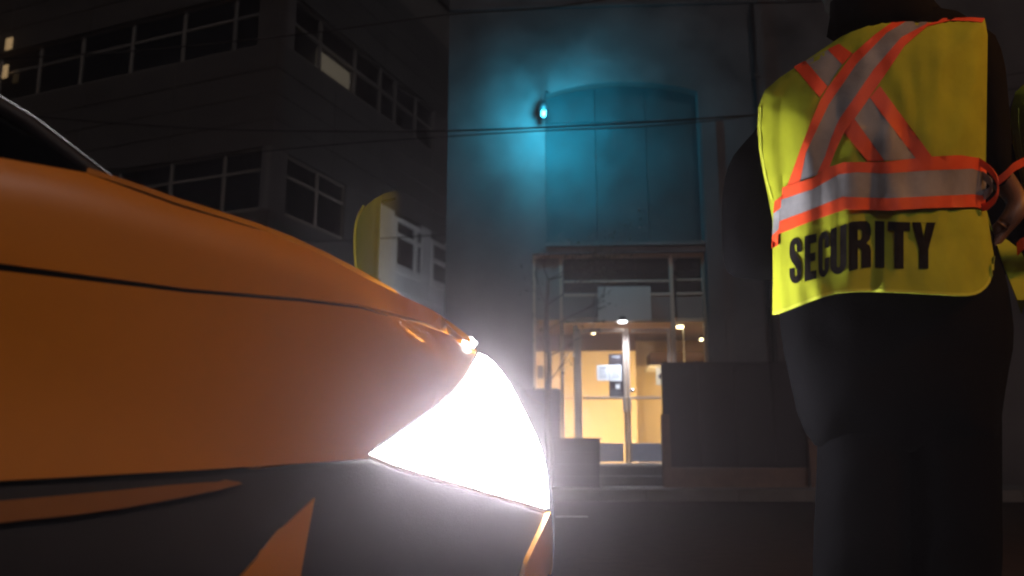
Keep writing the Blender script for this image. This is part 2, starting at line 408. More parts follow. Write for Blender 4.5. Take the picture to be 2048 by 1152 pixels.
bar(1312, 735, 1322, 770, o0=-.150, o1=-.147, m='cream', name='sheet', par=nt3, bv=0)
bar(1317, 748, 1322, 757, o0=-.1465, o1=-.146, m='poster', name='dark_square', par=nt3, bv=0)
nt4 = thing('window_poster', FA.pt(*H(1082, 758), -.14), 'small grey square poster in the narrow left window', 'poster')
bar(1075, 731, 1087, 757, o0=-.150, o1=-.147, m='ink', name='sheet', par=nt4, bv=0)
# blank sign
sg = thing('blank_sign', FA.pt(*H(1249, 642), .02), 'blank grey rectangular sign panel above the shop doors', 'sign')
bar(1196, 573, 1302, 641, o0=.0, o1=.05, m='sign', name='sign_face', par=sg, bv=.004)
bar(1200, 577, 1298, 637, o0=-.12, o1=-.001, m='darkmetal', name='sign_box', par=sg, bv=.0)
# interior
RM = thing('shop_room', FA.pt(H(1240, 931)[0], zd, -2), 'warm cream lobby glowing behind the glass shop doors', 'room')
u0, u1 = sL - 0.02, sR + 1.2; zc = H(1250, 643)[1]
zu = H(1250, 702, -2.2)[1]
MB().pbox(FA, u0, u1, zd - .05, zd, -3.2, -.46).obj('floor', M['tile'], RM)
MB().pbox(FA, u0, sR - 1.0, zd, zu, -2.4, -2.2).obj('back_wall', M['cream'], RM)
MB().pbox(FA, u0, sR - 1.0, zu + .001, zc + .5, -2.4, -2.1).obj('bulkhead', M['brown'], RM)
MB().pbox(FA, sR - .999, u1, zd, zc + .5, -3.2, -3.0).obj('back_wall', M['cream'], RM)
MB().pbox(FA, u0, u1, zc + .1, zc + .16, -3.2, -.2).obj('ceiling', M['brown'], RM)
MB().pbox(FA, u0 - .1, u0 - .001, zd, zc + .5, -3.2, -.46).obj('side_wall', M['cream'], RM)
MB().pbox(FA, u1 + .001, u1 + .1, zd, zc + .5, -3.2, -.46).obj('side_wall', M['cream'], RM)
zp = H(1385, 705, -2)[1]
MB().pbox(FA, sR - .75, u1, zp - .25, zp, -2.6, -1.9).obj('counter', M['brown'], RM)
MB().pbox(FA, sR - .8, u1, zp - .3, zp - .251, -2.6, -1.8).obj('counter_edge', M['white'], RM)
MB().pbox(FA, H(1365, 650, -1)[0], H(1367, 650, -1)[0], zd, zc + .1, -1.03, -1).obj('post', M['white'], RM)
# dark room + pale slats behind the clerestory
MB().pbox(FA, u0, sR, zc + .17, sT + .2, -1.6, -1.5).obj('upper_back_wall', M['darkroom'], RM)
for y0, y1, o in ((527, 541, -.5), (551, 556, -.6)):
    MB().xbox(FA, 1130, y0, 1412, y1, o - .1, o).obj('ceiling_beam', M['post'], RM, bevel=.005)
def downlight(px, py, off, label, m, r=.035, watts=0, c=(1, .75, .42), spot=None, dz=-.02):
    u, z = H(px, py, off); t = thing('ceiling_lamp', FA.pt(u, z, off), label, 'lamp', 'small lamps at the shopfront')
    MB().tube([FA.pt(u, z, off), FA.pt(u, z + .035, off)], r, 14).obj('bulb', m, t, smooth=False)
    MB().tube([FA.pt(u, z + .036, off), FA.pt(u, z + .09, off)], r * 1.25, 14).obj('housing', M['darkmetal'], t, smooth=True)
    if watts:
        point('lamp_light', FA.pt(u, z - .05, off), c, watts, .03, spot=spot, aim=FA.pt(u, z - 2, off - .02 * 0) if spot else None, blend=.7)
downlight(1187, 668, -1.2, 'small round warm lamp under the lobby ceiling behind the left door leaf', M['lit_warm'], .03)
downlight(1360, 656, -1.0, 'large warm lamp hanging behind the right shop window', M['lit_warm'], .06)
downlight(1403, 681, -1.8, 'dim warm lamp deep inside the right shop window', M['lit_warm'], .03)
downlight(1411, 690, -.6, 'tiny warm lamp at the right edge of the shop window', M['lit_warm'], .03)
downlight(1245, 645, -.02, 'small cool white downlight under the blank sign', M['lit_cool'], .07)
u, z = H(1254, 646, -.02); point('lamp_light', FA.pt(u, z - .06, .30), (.78, .85, 1), 170, .05, spot=125, aim=FA.pt(u - .05, z - 2.2, -.1), blend=1)
for px_, wt, zz_ in ((1135, 40, .25), (1190, 75, .22), (1235, 60, .22), (1300, 42, .3)):
    uu = H(px_, 880, -.5)[0]
    point('lobby_lamp_light', FA.pt(uu, zd + .10, -.55), (1, .70, .34), wt * 1.5, .05, spot=150, aim=FA.pt(uu, zd + zz_ + .5, -2.2), blend=.6)
point('lobby_lamp_light', FA.pt(H(1385, 700)[0], zd + 1.0, -.8), (1, .62, .25), 130, .05, spot=140, aim=FA.pt(H(1385, 700)[0], zd + 2.2, -3), blend=.8)
point('lobby_lamp_light', FA.pt(H(1240, 560)[0], zc + .22, -1.3), (1, .6, .3), 8, .05, spot=150, aim=FA.pt(H(1260, 520)[0], sT + .2, -.7), blend=.8)

# lamp added to imitate a teal lens flare on the wall
u, z = H(1087, 225, .5)
wl = thing('flare_lamp', FA.pt(u, z, .0), 'small blue lamp added beside the arched shutter for a lens flare glow', 'lamp')
MB().tube([FA.pt(u, z + .1, .0), FA.pt(u, z + .26, .2), FA.pt(u + .05, z + .24, .8), FA.pt(u + .1, z + .05, 1.15)], .018).obj('arm', M['darkmetal'], wl, smooth=True)
MB().tube([FA.pt(u, z + .2, .5), FA.pt(u, z + .12, .5), FA.pt(u, z + .02, .5)], [.03, .07, .09], 14).obj('shade', M['darkmetal'], wl, smooth=True)
MB().tube([FA.pt(u, z + .019, .5), FA.pt(u, z - .06, .5), FA.pt(u, z - .09, .5)], [.05, .045, .015], 12).obj('bulb', M['lit_teal'], wl, smooth=True)
point('flare_lamp_light', FA.pt(u + .1, z - .12, 1.15), (.03, .42, .62), 760, .1, spot=172, aim=FA.pt(u + .25, z - .2, 0), blend=1)

# ------------------------------------------------------------------ left building
LBn_l = Plane(507, 18.0, -22.0); LBn_r = Plane(507, 18.0, 68.0)
LB = thing('corner_building', LBn_l.pt(0, 0), 'dark corner office block with ribbon windows and banded concrete panels', 'building')
PL, PR = LBn_l, LBn_r
UL = -30.0; UR = 13.5
# core, set back behind the facing
MB().hexa([PL.pt(UL, 0, -.4), PL.pt(-.4, 0, -.4), PR.pt(UR, 0, -.4), PL.pt(UL, 0, -14), PL.pt(UL, 17, -.4), PL.pt(-.4, 17, -.4), PR.pt(UR, 17, -.4), PL.pt(UL, 17, -14)]).obj('core', M['darkroom'], LB)
UB = 4.7
def courses(zl, par=LB):
    for z0, z1 in zl:
        g = .012
        # left face panels
        u = -0.0
        while u > UL:
            w2 = 3.0
            MB().pbox(PL, max(UL, u - w2) + g, u - (g if u < 0 else 0), z0 + g, z1 - g, -.28, 0).obj('panel', M['panelconc'], LB)
            u -= w2
        u = 0.0
        while u < UR:
            w2 = UB / 2 if u < UB - .01 else 3
            MB().pbox(PR, u + (.281 if u == 0 else g), min(UR, u + w2) - g, z0 + g, z1 - g, -.28, 0).obj('panel', M['pale' if (3.8 < z1 < 7 and u >= UB - .01) else 'stuccod'], LB)
            u += w2
courses([(7.46, 8.12), (8.12, 8.74), (8.74, 9.36), (9.36, 10.0)])
courses([(11.45, 12.1), (12.1, 12.7), (12.7, 13.3), (13.3, 13.95)])
courses([(15.4, 16.2), (16.2, 17.0)])
courses([(5.28, 5.99), (4.9, 5.27), (3.6, 4.9), (2.4, 3.6), (1.2, 2.4), (0.0, 1.2)])
MB().pbox(PR, UB, UR, 5.18, 5.32, .001, .06).obj('ledge', M['pale'], LB)
MB().pbox(PL, UL, 0.06, 5.18, 5.32, .001, .06).obj('ledge', M['concrete'], LB)
def strip(P, ulist, z0, z1, zt, off, m, skip=(), lastframe=True, blind=None, fw=.05):
    for i in range(len(ulist) - 1):
        a, b = ulist[i], ulist[i + 1]
        if i in skip:
            MB().pbox(P, a, b, z0, z1, -.3, -.0 if P is PR else -.05).obj('pier', M['stucco'], LB); continue
        wdw = MB(); 
        wdw.pbox(P, a, a + fw, z0, z1, off - .08, off); wdw.pbox(P, b - fw * .3, b, z0, z1, off - .08, off)
        wdw.pbox(P, a + fw, b - fw * .3, z1 - fw, z1, off - .08, off); wdw.pbox(P, a + fw, b - fw * .3, z0, z0 + fw * 1.2, off - .08, off + .02)
        wdw.pbox(P, a + fw, b - fw * .3, zt, zt + fw, off - .08, off)
        f = wdw.obj('window', m, LB)
        MB().pbox(P, a + fw, b - fw * .3, z0 + fw, zt, off - .05, off - .04).obj('pane', M['dglass'], f)
        MB().pbox(P, a + fw, b - fw * .3, zt + fw, z1 - fw, off - .05, off - .04).obj('pane', M['dglass'], f)
        if blind and i in blind:
            MB().pbox(P, a + fw, b - fw * .3, z0 + (zt - z0) * .12, zt - .05, off - .16, off - .14).obj('blind', M['litwin'], f)
def ux(P, px, z):     # u of pixel column px at height z
    lo, hi = (UL, 0) if P is PL else (0, UR)
    for _ in range(40):
        m = (lo + hi) / 2; q = P.pt(m, z) - O3; yy = q.y * ct + q.z * st
        if 1024 + F * q.x / yy < px: lo = m
        else: hi = m
    return lo
fw_m, fr_m = M['frame'], M['frame']
us = [ux(PL, p, 6.7) for p in (229, 334, 441)] + [-.12]
strip(PL, [us[0] - 6.6, us[0] - 4.4, us[0] - 2.2] + us, 6.0, 7.46, 6.93, -.06, M['frame'])
us = [ux(PL, p, 10.7) for p in (70, 155, 256, 360, 463)]
strip(PL, [us[0] - 3, us[0] - 1.5] + us, 10.0, 11.45, 10.85, -.1, M['frame'])
strip(PL, [us[-1], ux(PL, 516, 10.7)], 10.0, 11.45, 10.85, -.1, M['gfilm'])
MB().pbox(PL, ux(PL, 517, 10.7), -.0, 10.0, 11.45, -.28, -.02).obj('pier', M['panelconc'], LB)
for P in (PL,): strip(P, [-20 + 2.2 * i for i in range(10)], 13.95, 15.4, 14.8, -.1, M['gfilm'])
u = [ux(PR, p, 6.7) for p in (531, 573, 637, 690)]
strip(PR, [0.08] + u[:1], 6.0, 7.46, 6.93, -.06, M['gfilm'], fw=.05)
MB().pbox(PR, u[0], u[1], 6.0, 7.46, -.28, -.01).obj('pier', M['stucco'], LB)
strip(PR, u[1:], 6.0, 7.44, 6.93, -.06, M['frame'])
u2 = [ux(PR, p, 6.5) for p in (788, 829, 843)]
u3 = [ux(PR, p, 6.5) for p in (862, 905)]
MB().pbox(PR, u[-1], UB, 6.0, 7.46, -.28, -.002).obj('pier', M['stuccod'], LB); MB().pbox(PR, UB + .01, u2[0], 6.0, 7.46, -.28, -.002).obj('pier', M['pale'], LB)
MB().pbox(PR, u2[-1], u3[0], 6.0, 7.46, -.28, -.002).obj('pier', M['pale'], LB)
MB().pbox(PR, u3[-1], UR, 6.0, 7.46, -.28, -.002).obj('pier', M['pale'], LB)
strip(PR, u2, 5.72, 7.32, 6.75, .03, M['white'], fw=.13)
strip(PR, u3, 5.72, 7.2, 6.5, .03, M['white'], fw=.13)
up = [ux(PR, p, 10.4) for p in (590, 645, 714, 764, 794, 835, 870)]
strip(PR, up, 10.0, 11.45, 10.75, -.08, M['gfilm'], blind=(1,), fw=.07)
MB().pbox(PR, 0.281, up[0], 10.0, 11.45, -.28, -.01).obj('pier', M['stucco'], LB)
MB().pbox(PR, up[-1], UR, 10.0, 11.45, -.28, -.01).obj('pier', M['stucco'], LB)
MB().pbox(PR, 0.281, UR, 13.95, 15.4, -.28, -.08).obj('upper_band', M['gfilm'], LB)
for y0, y1, x0, x1 in ((76, 98, 11, 23), (130, 155, 5, 14)):
    MB().xbox(PL, x0, y0, x1, y1, .001, .03).obj('lit_window', M['litsmall'], LB)

al = thing('alley_fill_lamp', (-1.25, 20.3, 3.3), 'unseen cool white lamp added in the alley to light the pale wall', 'lamp')
MB().tube([(-.9, 20.3, 3.5), (-1.1, 20.3, 3.55), (-1.25, 20.3, 3.45)], .02).obj('arm', M['darkmetal'], al, smooth=True)  # hidden lamp, added to brighten the pale side wall
MB().tube([(-1.25, 20.3, 3.47), (-1.25, 20.3, 3.38)], [.05, .12], 12).obj('shade', M['darkmetal'], al, smooth=True)
MB().tube([(-1.25, 20.3, 3.385), (-1.25, 20.3, 3.34)], .05, 12).obj('bulb', M['lit_cool'], al, smooth=True)
point('alley_fill_light', (-1.3, 20.3, 3.3), (.85, .9, 1.0), 420, .1, spot=150, aim=(-3.2, 23.0, 5.6), blend=1)
# ------------------------------------------------------------------ tree by the door
TP = Plane(1098, 12.55, 0)
tr = thing('street_tree', TP.pt(0, .15), 'thin nearly bare street tree in front of the left shop window', 'tree')
tb = at(1098, 560, 12.55).z
trunk = [TP.pt(.02 * math.sin(i * 1.7), .15 + (tb - .15) * i / 8) for i in range(9)]
MB().tube(trunk, [.055 - .004 * i for i in range(9)], 8).obj('trunk', M['bark'], tr, smooth=True)
tips = []
def branch(p, d, L, r, depth):
    pts = [p]; q = p.copy(); dd = d.normalized()
    for i in range(5):
        dd = (dd + Vector((random.uniform(-.3, .3), random.uniform(-.3, .3), random.uniform(-.12, .25)))).normalized()
        q = q + dd * L / 5; pts.append(q.copy())
        if depth > 0 and i > 0 and random.random() < .75:
            branch(q.copy(), (dd + Vector((random.uniform(-1, 1), random.uniform(-.8, .8), random.uniform(-.3, .8)))).normalized(), L * .6, r * .6, depth - 1)
    bm_.tube(pts, [r * (1 - .15 * i) for i in range(6)], 5); tips.extend(pts[2:])
for i, (zz, dx, L) in enumerate(((3, -.9, .5), (4, .9, .5), (5, -.6, .45), (5, 1.0, .8), (6, 1.1, 1.0), (7, -.5, .45), (7, 1.3, 1.2), (8, .6, .5), (8, -.5, .4), (8, 1.4, 1.1))):
    bm_ = MB(); branch(trunk[zz].copy(), Vector((dx, random.uniform(-.4, .4), .6)), L, .013, 1)
    bm_.obj('branch', M['bark'], tr, smooth=True)
lf = MB()
for t in tips:
    c0 = t
    dens = 7 if t.x > TP.O.x + .3 and t.z > 3.2 else 1
    for _ in range(dens):
        c = c0 + Vector([random.gauss(0, .09) for _ in range(3)]); a = Vector([random.gauss(0, 1) for _ in range(3)]).normalized(); b = a.orthogonal().normalized()
        s_ = random.uniform(.018, .045)
        lf.add([c - a * s_, c + b * s_ * .5, c + a * s_, c - b * s_ * .5], [(0, 1, 2, 3)])
kind(lf.obj('leaves', M['leaf'], tr, fixn=False), 'stuff')

# ------------------------------------------------------------------ planters and board screen
PP = Plane(1098, 12.6, -2)
pb = lambda *a: MB().xbox(PP, *a)
pA = thing('low_planter', PP.pt(*PP.hit(1152, 985)), 'low dark box planter left of the door steps', 'planter')
for i in range(4): pb(1085, 879 + i * 24.5, 1200, 902 + i * 24.5, 0, .05).obj('board', M['planter'], pA, bevel=.004)
MB().xbox(PP, 1086, 880, 1199, 976, -.5, -.001).obj('box', M['planter'], pA, bevel=.004)
MB().xbox(PP, 1082, 876, 1203, 879, -.52, .07).obj('rim', M['planter'], pA)
PQ = Plane(1040, 13.1, -2)
pB = thing('tall_planter', PQ.pt(*PQ.hit(1085, 980)), 'taller dark box planter under the narrow left window', 'planter')
for i in range(6): MB().xbox(PQ, 1040, 779 + i * 33, 1121, 810 + i * 33, 0, .05).obj('board', M['planter'], pB, bevel=.004)
MB().xbox(PQ, 1042, 780, 1120, 974, -.4, -.001).obj('box', M['planter'], pB)
pC = thing('board_screen', PP.pt(*PP.hit(1480, 985)), 'wide dark board screen on brown posts right of the doors', 'screen')
for i in range(4):
    x0 = 1326 + i * 74
    pb(x0, 728, x0 + 73, 934, -.06, 0).obj('board', M['planter'], pC, bevel=.004)
pb(1325, 724, 1622, 728, -.08, .03).obj('rail', M['planter'], pC)
for x0 in (1325, 1618): pb(x0, 828, x0 + 17, 985, .001, .1).obj('post', M['post'], pC, bevel=.01)
pb(1342, 936, 1617, 982, -.45, -.02).obj('planter_box', M['post'], pC, bevel=.01)

# ------------------------------------------------------------------ overhead cables
def wire(pts, Y, label, r=.011):
    P = [at(x, y, Y) for x, y in pts]
    out = []
    for i in range(len(P) - 1):
        for j in range(6):
            t = j / 6; p_, q_ = P[max(i - 1, 0)], P[min(i + 2, len(P) - 1)]; a, b = P[i], P[i + 1]
            out.append(0.5 * ((2 * a) + (b - p_) * t + (2 * p_ - 5 * a + 4 * b - q_) * t * t + (3 * a - p_ - 3 * b + q_) * t ** 3))
    out.append(P[-1]); o = MB().tube(out, r, 6).obj('overhead_cable', M['wire'], smooth=True)
    return tag(o, label, 'cable', 'overhead cables across the street')
wire([(-400, 190), (60, 232), (370, 255), (620, 262), (885, 262), (1150, 252), (1420, 236), (1800, 205), (2400, 130)], 10, 'thick overhead cable running level across the whole street')
wire([(-300, 400), (535, 302), (885, 274), (1076, 262), (1420, 242), (1900, 170), (2400, 80)], 10.1, 'thin overhead cable meeting the level one above the shopfront', .008)
wire([(-400, 140), (0, 118), (250, 103), (590, 70), (890, 30), (1150, 8), (1500, -60)], 9.5, 'uppermost overhead cable slanting past the top windows', .009)
wire([(-300, 560), (400, 498), (740, 478), (885, 470)], 17.0, 'short low cable strung beneath the lower ribbon windows', .012)

# ------------------------------------------------------------------ lens ghost of the vest, built as a sheer sheet behind the bonnet
hv = thing('vest_ghost', (at(775, 925, 5.2).x, 5.2, 0), 'sheer lime sheet added behind the car bonnet for a lens ghost of the vest', 'vest')
def sheer(name, c, a):
    m = bpy.data.materials.new(name); m.use_nodes = True; n = m.node_tree; b = n.nodes['Principled BSDF']
    b.inputs['Base Color'].default_value = (*c, 1); b.inputs['Roughness'].default_value = .9; b.inputs['Alpha'].default_value = a
    if a < .6:      # alpha fades out to the right, as the ghost does
        tc = n.nodes.new('ShaderNodeTexCoord'); sp = n.nodes.new('ShaderNodeSeparateXYZ'); mr = n.nodes.new('ShaderNodeMapRange')
        n.links.new(tc.outputs['Object'], sp.inputs[0]); n.links.new(sp.outputs[0], mr.inputs[0])
        mr.inputs[1].default_value = -.20; mr.inputs[2].default_value = .05; mr.inputs[3].default_value = .8; mr.inputs[4].default_value = .0
        n.links.new(mr.outputs[0], b.inputs['Alpha'])
    return m
M['sheer'] = sheer('sheer lime ghost', (.75, .78, .05), .42); M['sheer_edge'] = sheer('lime ghost edge', (.85, .88, .1), .9)
VH = smoothloop([(805, 380), (770, 385), (733, 408), (712, 440), (708, 490), (713, 550), (722, 600), (735, 650), (790, 660), (806, 560), (800, 470)], 2)
def hvf(x, y): return at(x, y, 5.2 - .12 * math.sin(min(1, max(0, (x - 706) / 105)) * math.pi) ** .7 + .012 * noise.noise(Vector((x / 20, y / 110, 1))))
patch('fabric', [VH], 12, hvf, M['sheer'], hv)
eL = [(728, 412), (712, 440), (708, 490), (713, 550), (722, 600), (733, 645)]
mb = MB(); ps = resample(smoothloop(eL, 2, False), 8, False)
mb.tube([hvf(*p) - Vector((0, .01, 0)) for p in ps], .008, 6).obj('ghost_edge', M['sheer_edge'], hv, smooth=True)
hp_ = thing('ghost_post', (at(738, 925, 5.25).x, 5.25, 0), 'slim dark post added to carry the sheer lime ghost sheet', 'post')
zt2 = at(745, 408, 5.25).z; xx = at(738, 925, 5.25).x
MB().tube([(xx, 5.25, 0), (xx, 5.25, zt2)], .007).obj('pole', M['darkmetal'], hp_, smooth=True)  # post added only to hold up the ghost sheet
MB().tube([(xx, 5.23, zt2), (xx + .12, 5.23, zt2 + .03)], .008).obj('hook', M['darkmetal'], hp_, smooth=True)

# ================================================================== CAR
CN = Vector((.076, 1.9, 0)); cf = Vector((.88, .475, 0)).normalized(); cw = Vector((-cf.y, cf.x, 0))
WID = 1.72; RC = .30
def sinterp(tab, x, h=.05):
    return sum(interp(tab, x + h * k) * (3 - abs(k)) for k in (-2, -1, 0, 1, 2)) / 9
def cloc(P): d = P - CN; return -d.dot(cf), d.dot(cw), P.z
def cpt(s, w, z): return CN - cf * s + cw * w + Vector((0, 0, z))
def interp(tab, x):
    if x <= tab[0][0]: return tab[0][1]
    for (a, b), (c, d) in zip(tab, tab[1:]):
        if x <= c: return b + (d - b) * (x - a) / (c - a)
    return tab[-1][1]
def projx(P): q = P - O3; return 1024 + F * q.x / (q.y * ct + q.z * st)
snt = []
for z, X in ((.20, 1092), (.25, 1100), (.378, 1102), (.47, 1094), (.54, 1077), (.608, 1048), (.69, 1012), (.755, 962), (.80, 900)):
    lo, hi = -.6, .6
    for _ in range(40):
        m = (lo + hi) / 2
        mx = max(projx(cpt(m + RC * (1 - math.cos(a)), RC * (1 - math.sin(a)), z)) for a in [i * math.pi / 40 for i in range(21)])
        if mx > X + 4: lo = m
        else: hi = m
    snt.append((z, lo))
ztt = []
for px, py in ((945, 690), (880, 632), (743, 567), (640, 512), (540, 470), (350, 415), (170, 350), (0, 320)):
    d = ray(px, py); Q = CN + cw * .04; t = (Q - O3).dot(cw) / d.dot(cw); P = O3 + d * t; ztt.append((cloc(P)[0], P.z + .03))
ztt.sort(); ztt.append((ztt[-1][0] + .4, ztt[-1][1] + .03)); ztt.append((4.4, ztt[-1][1] + .02))
def Wf(s, z):
    s1 = s - sinterp(snt, z, .015)
    if s1 < 0: return .8 - s1
    w_ = RC - math.sqrt(max(0, RC * RC - (RC - s1) ** 2)) if s1 < RC else 0
    w_ += .012 * math.cos(s * 1.2)
    zt_ = sinterp(ztt, s); q = (z - (zt_ - .12)) / .12
    if q > 0: w_ += .07 * (1 - math.sqrt(max(0, 1 - min(1, q) ** 2))) + max(0, q - 1) * .5
    if z < .3: w_ += (.3 - z) * .3
    if s > 3.9: w_ += (s - 3.9) ** 2 * .8
    w_ += .012 * math.sin((z - .45) * 9) * min(1, max(0, s1))
    return w_
def carhit(px, py, out=0.0):
    d = ray(px, py); best = None; bt = 0; prev = None; t = .9
    while t < 2.8:
        P = O3 + d * t; s, w_, z = cloc(P); f = w_ - Wf(s, z) + out
        if best is None or f > best: best = f; bt = t
        if f > 0:
            lo, hi = t - .03, t
            for _ in range(14):
                m = (lo + hi) / 2; P = O3 + d * m; s, w_, z = cloc(P)
                if w_ - Wf(s, z) + out > 0: hi = m
                else: lo = m
            return O3 + d * hi
        t += .03
    return O3 + d * bt
car = thing('orange_car', cpt(2.1, WID / 2, 0), 'orange car with a blazing white headlight at the left foreground', 'car')
def cpatch(name, loops, m, out=0.0, step=18, solid=.012, par=car, mirror=True, smooth=True):
    V, T, _ = tri2d(loops, step)
    vs = [carhit(v[0], v[1], out) for v in V]
    o = MB().add(vs, T).obj(name, m, par, solid=solid, smooth=smooth, solo=0)
    if mirror:
        ms_ = []
        for p in vs: s, w_, z = cloc(p); ms_.append(cpt(s, WID - w_, z))
        MB().add(ms_, T).obj(name, m, par, solid=solid, smooth=smooth)
    return o
hood_edge = [(-380, 306), (-200, 312), (0, 320), (170, 350), (350, 415), (540, 470), (640, 512), (743, 567), (880, 632), (945, 685)]
gapl = [(-380, 505), (0, 530), (370, 580), (600, 600), (720, 614), (840, 648), (932, 684)]
hl_top = [(742, 908), (820, 855), (900, 798), (938, 752), (958, 706)]
hl_right = [(985, 730), (1012, 762), (1046, 830), (1075, 890), (1090, 950), (1092, 1016)]
hl_bot = [(1040, 1002), (1000, 990), (920, 966), (850, 946), (790, 928)]
HLo = smoothloop(hl_top, 2, False) + smoothloop(hl_right, 2, False) + hl_bot
cpatch('bonnet_edge', [hood_edge + [(x, y - 3) for x, y in gapl[::-1]]], M['carpaint'])
cpatch('fender', [[(x, y + 4 + max(0, 8 - x / 60)) for x, y in gapl] + [(945, 700)] + [(x - 6, y - 5) for x, y in smoothloop(hl_top, 2, False)[::-1]][1:] + [(735, 918), (400, 940), (0, 962), (-380, 985)]], M['carpaint'])
hl = cpatch('headlight', [HLo], M['headlamp'], out=-.002, step=22, mirror=False)
ribbon2 = [(742, 912), (790, 932), (850, 951), (920, 971), (1000, 994), (1040, 1005), (1090, 1021)]
cpatch('headlight_bezel', [[(x, y - 3) for x, y in ribbon2] + [(x, y + 5) for x, y in ribbon2[::-1]]], M['bezel'], out=.008, step=12, solid=.006)
# rest of the near shell: bumper cladding, painted accents, inner shell
cpatch('bumper', [[(-380, 1000), (0, 975), (400, 954), (738, 926), (790, 938), (850, 956), (920, 977), (1000, 1000), (1094, 1030), (1099, 1080), (1100, 1180), (1080, 1215), (-100, 1250), (-380, 1240)]], M['blackpl'], out=-.012)
cpatch('bumper_stripe', [smoothloop([(-200, 1075), (0, 1045), (200, 1025), (420, 985), (505, 962), (380, 966), (200, 985), (-200, 1020)], 1)], M['stripe'], out=.004)
cpatch('bumper_wing', [[(628, 996), (612, 1080), (596, 1170), (440, 1200), (500, 1130), (570, 1050)]], M['carpaint'], out=.004)
cpatch('bumper_corner', [[(1096, 1024), (1101, 1070), (1100, 1180), (1030, 1200), (1052, 1120), (1080, 1060)]], M['carpaint'], out=.004, step=14)
cpatch('bonnet_glint', [smoothloop([(925, 678), (945, 678), (957, 686), (948, 693), (930, 690)], 2)], M['lit_cool'], out=.012, step=8, mirror=False)  # glowing patch standing in for a glint at the bonnet tip
# bonnet and front face in car coordinates
mb = MB(); ns, nw = 14, 12; g = []
for i in range(ns):
    s = -.05 + i * 1.0 / (ns - 1); row = []
    zt_ = interp(ztt, s); s0 = max(s, interp(snt, zt_) + .06)
    for j in range(nw + 1):
        f_ = j / nw; we = Wf(s0, zt_ - .005) + .01; w_ = we + (WID - 2 * we) * f_
        row.append(cpt(s0 - .12 * math.sin(math.pi * f_) * (1 - i / (ns - 1)), w_, zt_ - .01 + .05 * math.sin(math.pi * f_)))
    g.append(row)
vs = [p for r in g for p in r]; fs = [(i * (nw + 1) + j, i * (nw + 1) + j + 1, (i + 1) * (nw + 1) + j + 1, (i + 1) * (nw + 1) + j) for i in range(ns - 1) for j in range(nw)]
MB().add(vs, fs).obj('bonnet', M['carpaint'], car, smooth=True, solid=.01)
g = []
for z in (.2, .3, .4, .5, .6, .68, .74):
    sn = interp(snt, z); g.append([cpt(sn + .01 - .1 * math.sin(math.pi * j / 10), RC * .7 + (WID - 1.4 * RC) * j / 10, z) for j in range(11)])
fs = [(i * 11 + j, i * 11 + j + 1, (i + 1) * 11 + j + 1, (i + 1) * 11 + j) for i in range(6) for j in range(10)]
MB().add([p for r in g for p in r], fs).obj('grille', M['blackpl'], car, smooth=True, solid=.02)
# inner dark shell, whole car
g = []; zz = (.2, .32, .45, .6, .75, .9, .99)
for i in range(23):
    s = .12 + i * .19; row = []
    for z in zz:
        z1 = min(z, interp(ztt, s) - .05); row.append(cpt(s, Wf(s, z1) + .045, z1))
    row += [cpt(cloc(p)[0], WID - cloc(p)[1], p.z) for p in row[::-1]]; g.append(row)
n = len(g[0]); vs = [p for r in g for p in r]
fs = [(i * n + j, i * n + (j + 1) % n, (i + 1) * n + (j + 1) % n, (i + 1) * n + j) for i in range(22) for j in range(n)] + [tuple(range(n)), tuple(22 * n + j for j in range(n))]
MB().add(vs, fs).obj('inner_body', M['under'], car)
# side panels behind the wheel, in (s, z)
def arcpts(cs, cz, r, a0, a1, n=12): return [(cs + r * math.cos(R_(a0 + (a1 - a0) * i / n)), cz + r * math.sin(R_(a0 + (a1 - a0) * i / n))) for i in range(n + 1)]
W1, W2 = 1.62, 3.75
def spatch(name, loop, m, out=.0):
    V, T, _ = tri2d([loop], .12)
    for mir in (0, 1):
        vs = [cpt(v[0], (lambda w_: WID - w_ if mir else w_)(Wf(v[0], v[1]) - out), v[1]) for v in V]
        MB().add(vs, T).obj(name, m, car, solid=.012, smooth=True)
zq = lambda s: interp(ztt, s) - .01
spatch('quarter_panel', [(1.36, zq(1.36)), (1.36, .50)] + [(1.36, .55)][:0] + arcpts(W1, .33, .37, 132, 10, 8) + [(2.0, .30), (2.02, zq(2.02))], M['carpaint'])
spatch('door', [(2.03, zq(2.03)), (2.03, .28), (3.05, .28), (3.05, zq(3.05))], M['carpaint'])
spatch('rear_quarter', [(3.06, zq(3.06)), (3.06, .28)] + arcpts(W2, .33, .37, 180, 0, 10) + [(4.3, .35), (4.3, zq(4.3))], M['carpaint'])
spatch('door_handle', [(2.85, .84), (2.99, .84), (2.99, .87), (2.85, .87)], M['chrome'], .03)
# greenhouse
GH = [(.80, .975, .16), (.92, 1.05, .17), (1.06, 1.15, .19), (1.4, 1.33, .22), (1.85, 1.47, .26), (2.6, 1.51, .27), (3.3, 1.46, .27), (3.8, 1.28, .24), (4.15, 1.05, .2)]
def ghrow(i):
    s, z, w_ = GH[i]; return [cpt(s - .18 * math.sin(math.pi * j / 8) * (1 if i < 5 else -.6), w_ + (WID - 2 * w_) * j / 8, z + .03 * math.sin(math.pi * j / 8)) for j in range(9)]
def ghpatch(name, a, b, m):
    rows = [ghrow(i) for i in range(a, b + 1)]; vs = [p for r in rows for p in r]
    MB().add(vs, [(i * 9 + j, i * 9 + j + 1, (i + 1) * 9 + j + 1, (i + 1) * 9 + j) for i in range(b - a) for j in range(8)]).obj(name, m, car, smooth=True, solid=.01)
ghpatch('windscreen', 0, 4, M['shield']); ghpatch('roof', 4, 6, M['carpaint']); ghpatch('rear_window', 6, 8, M['shield'])
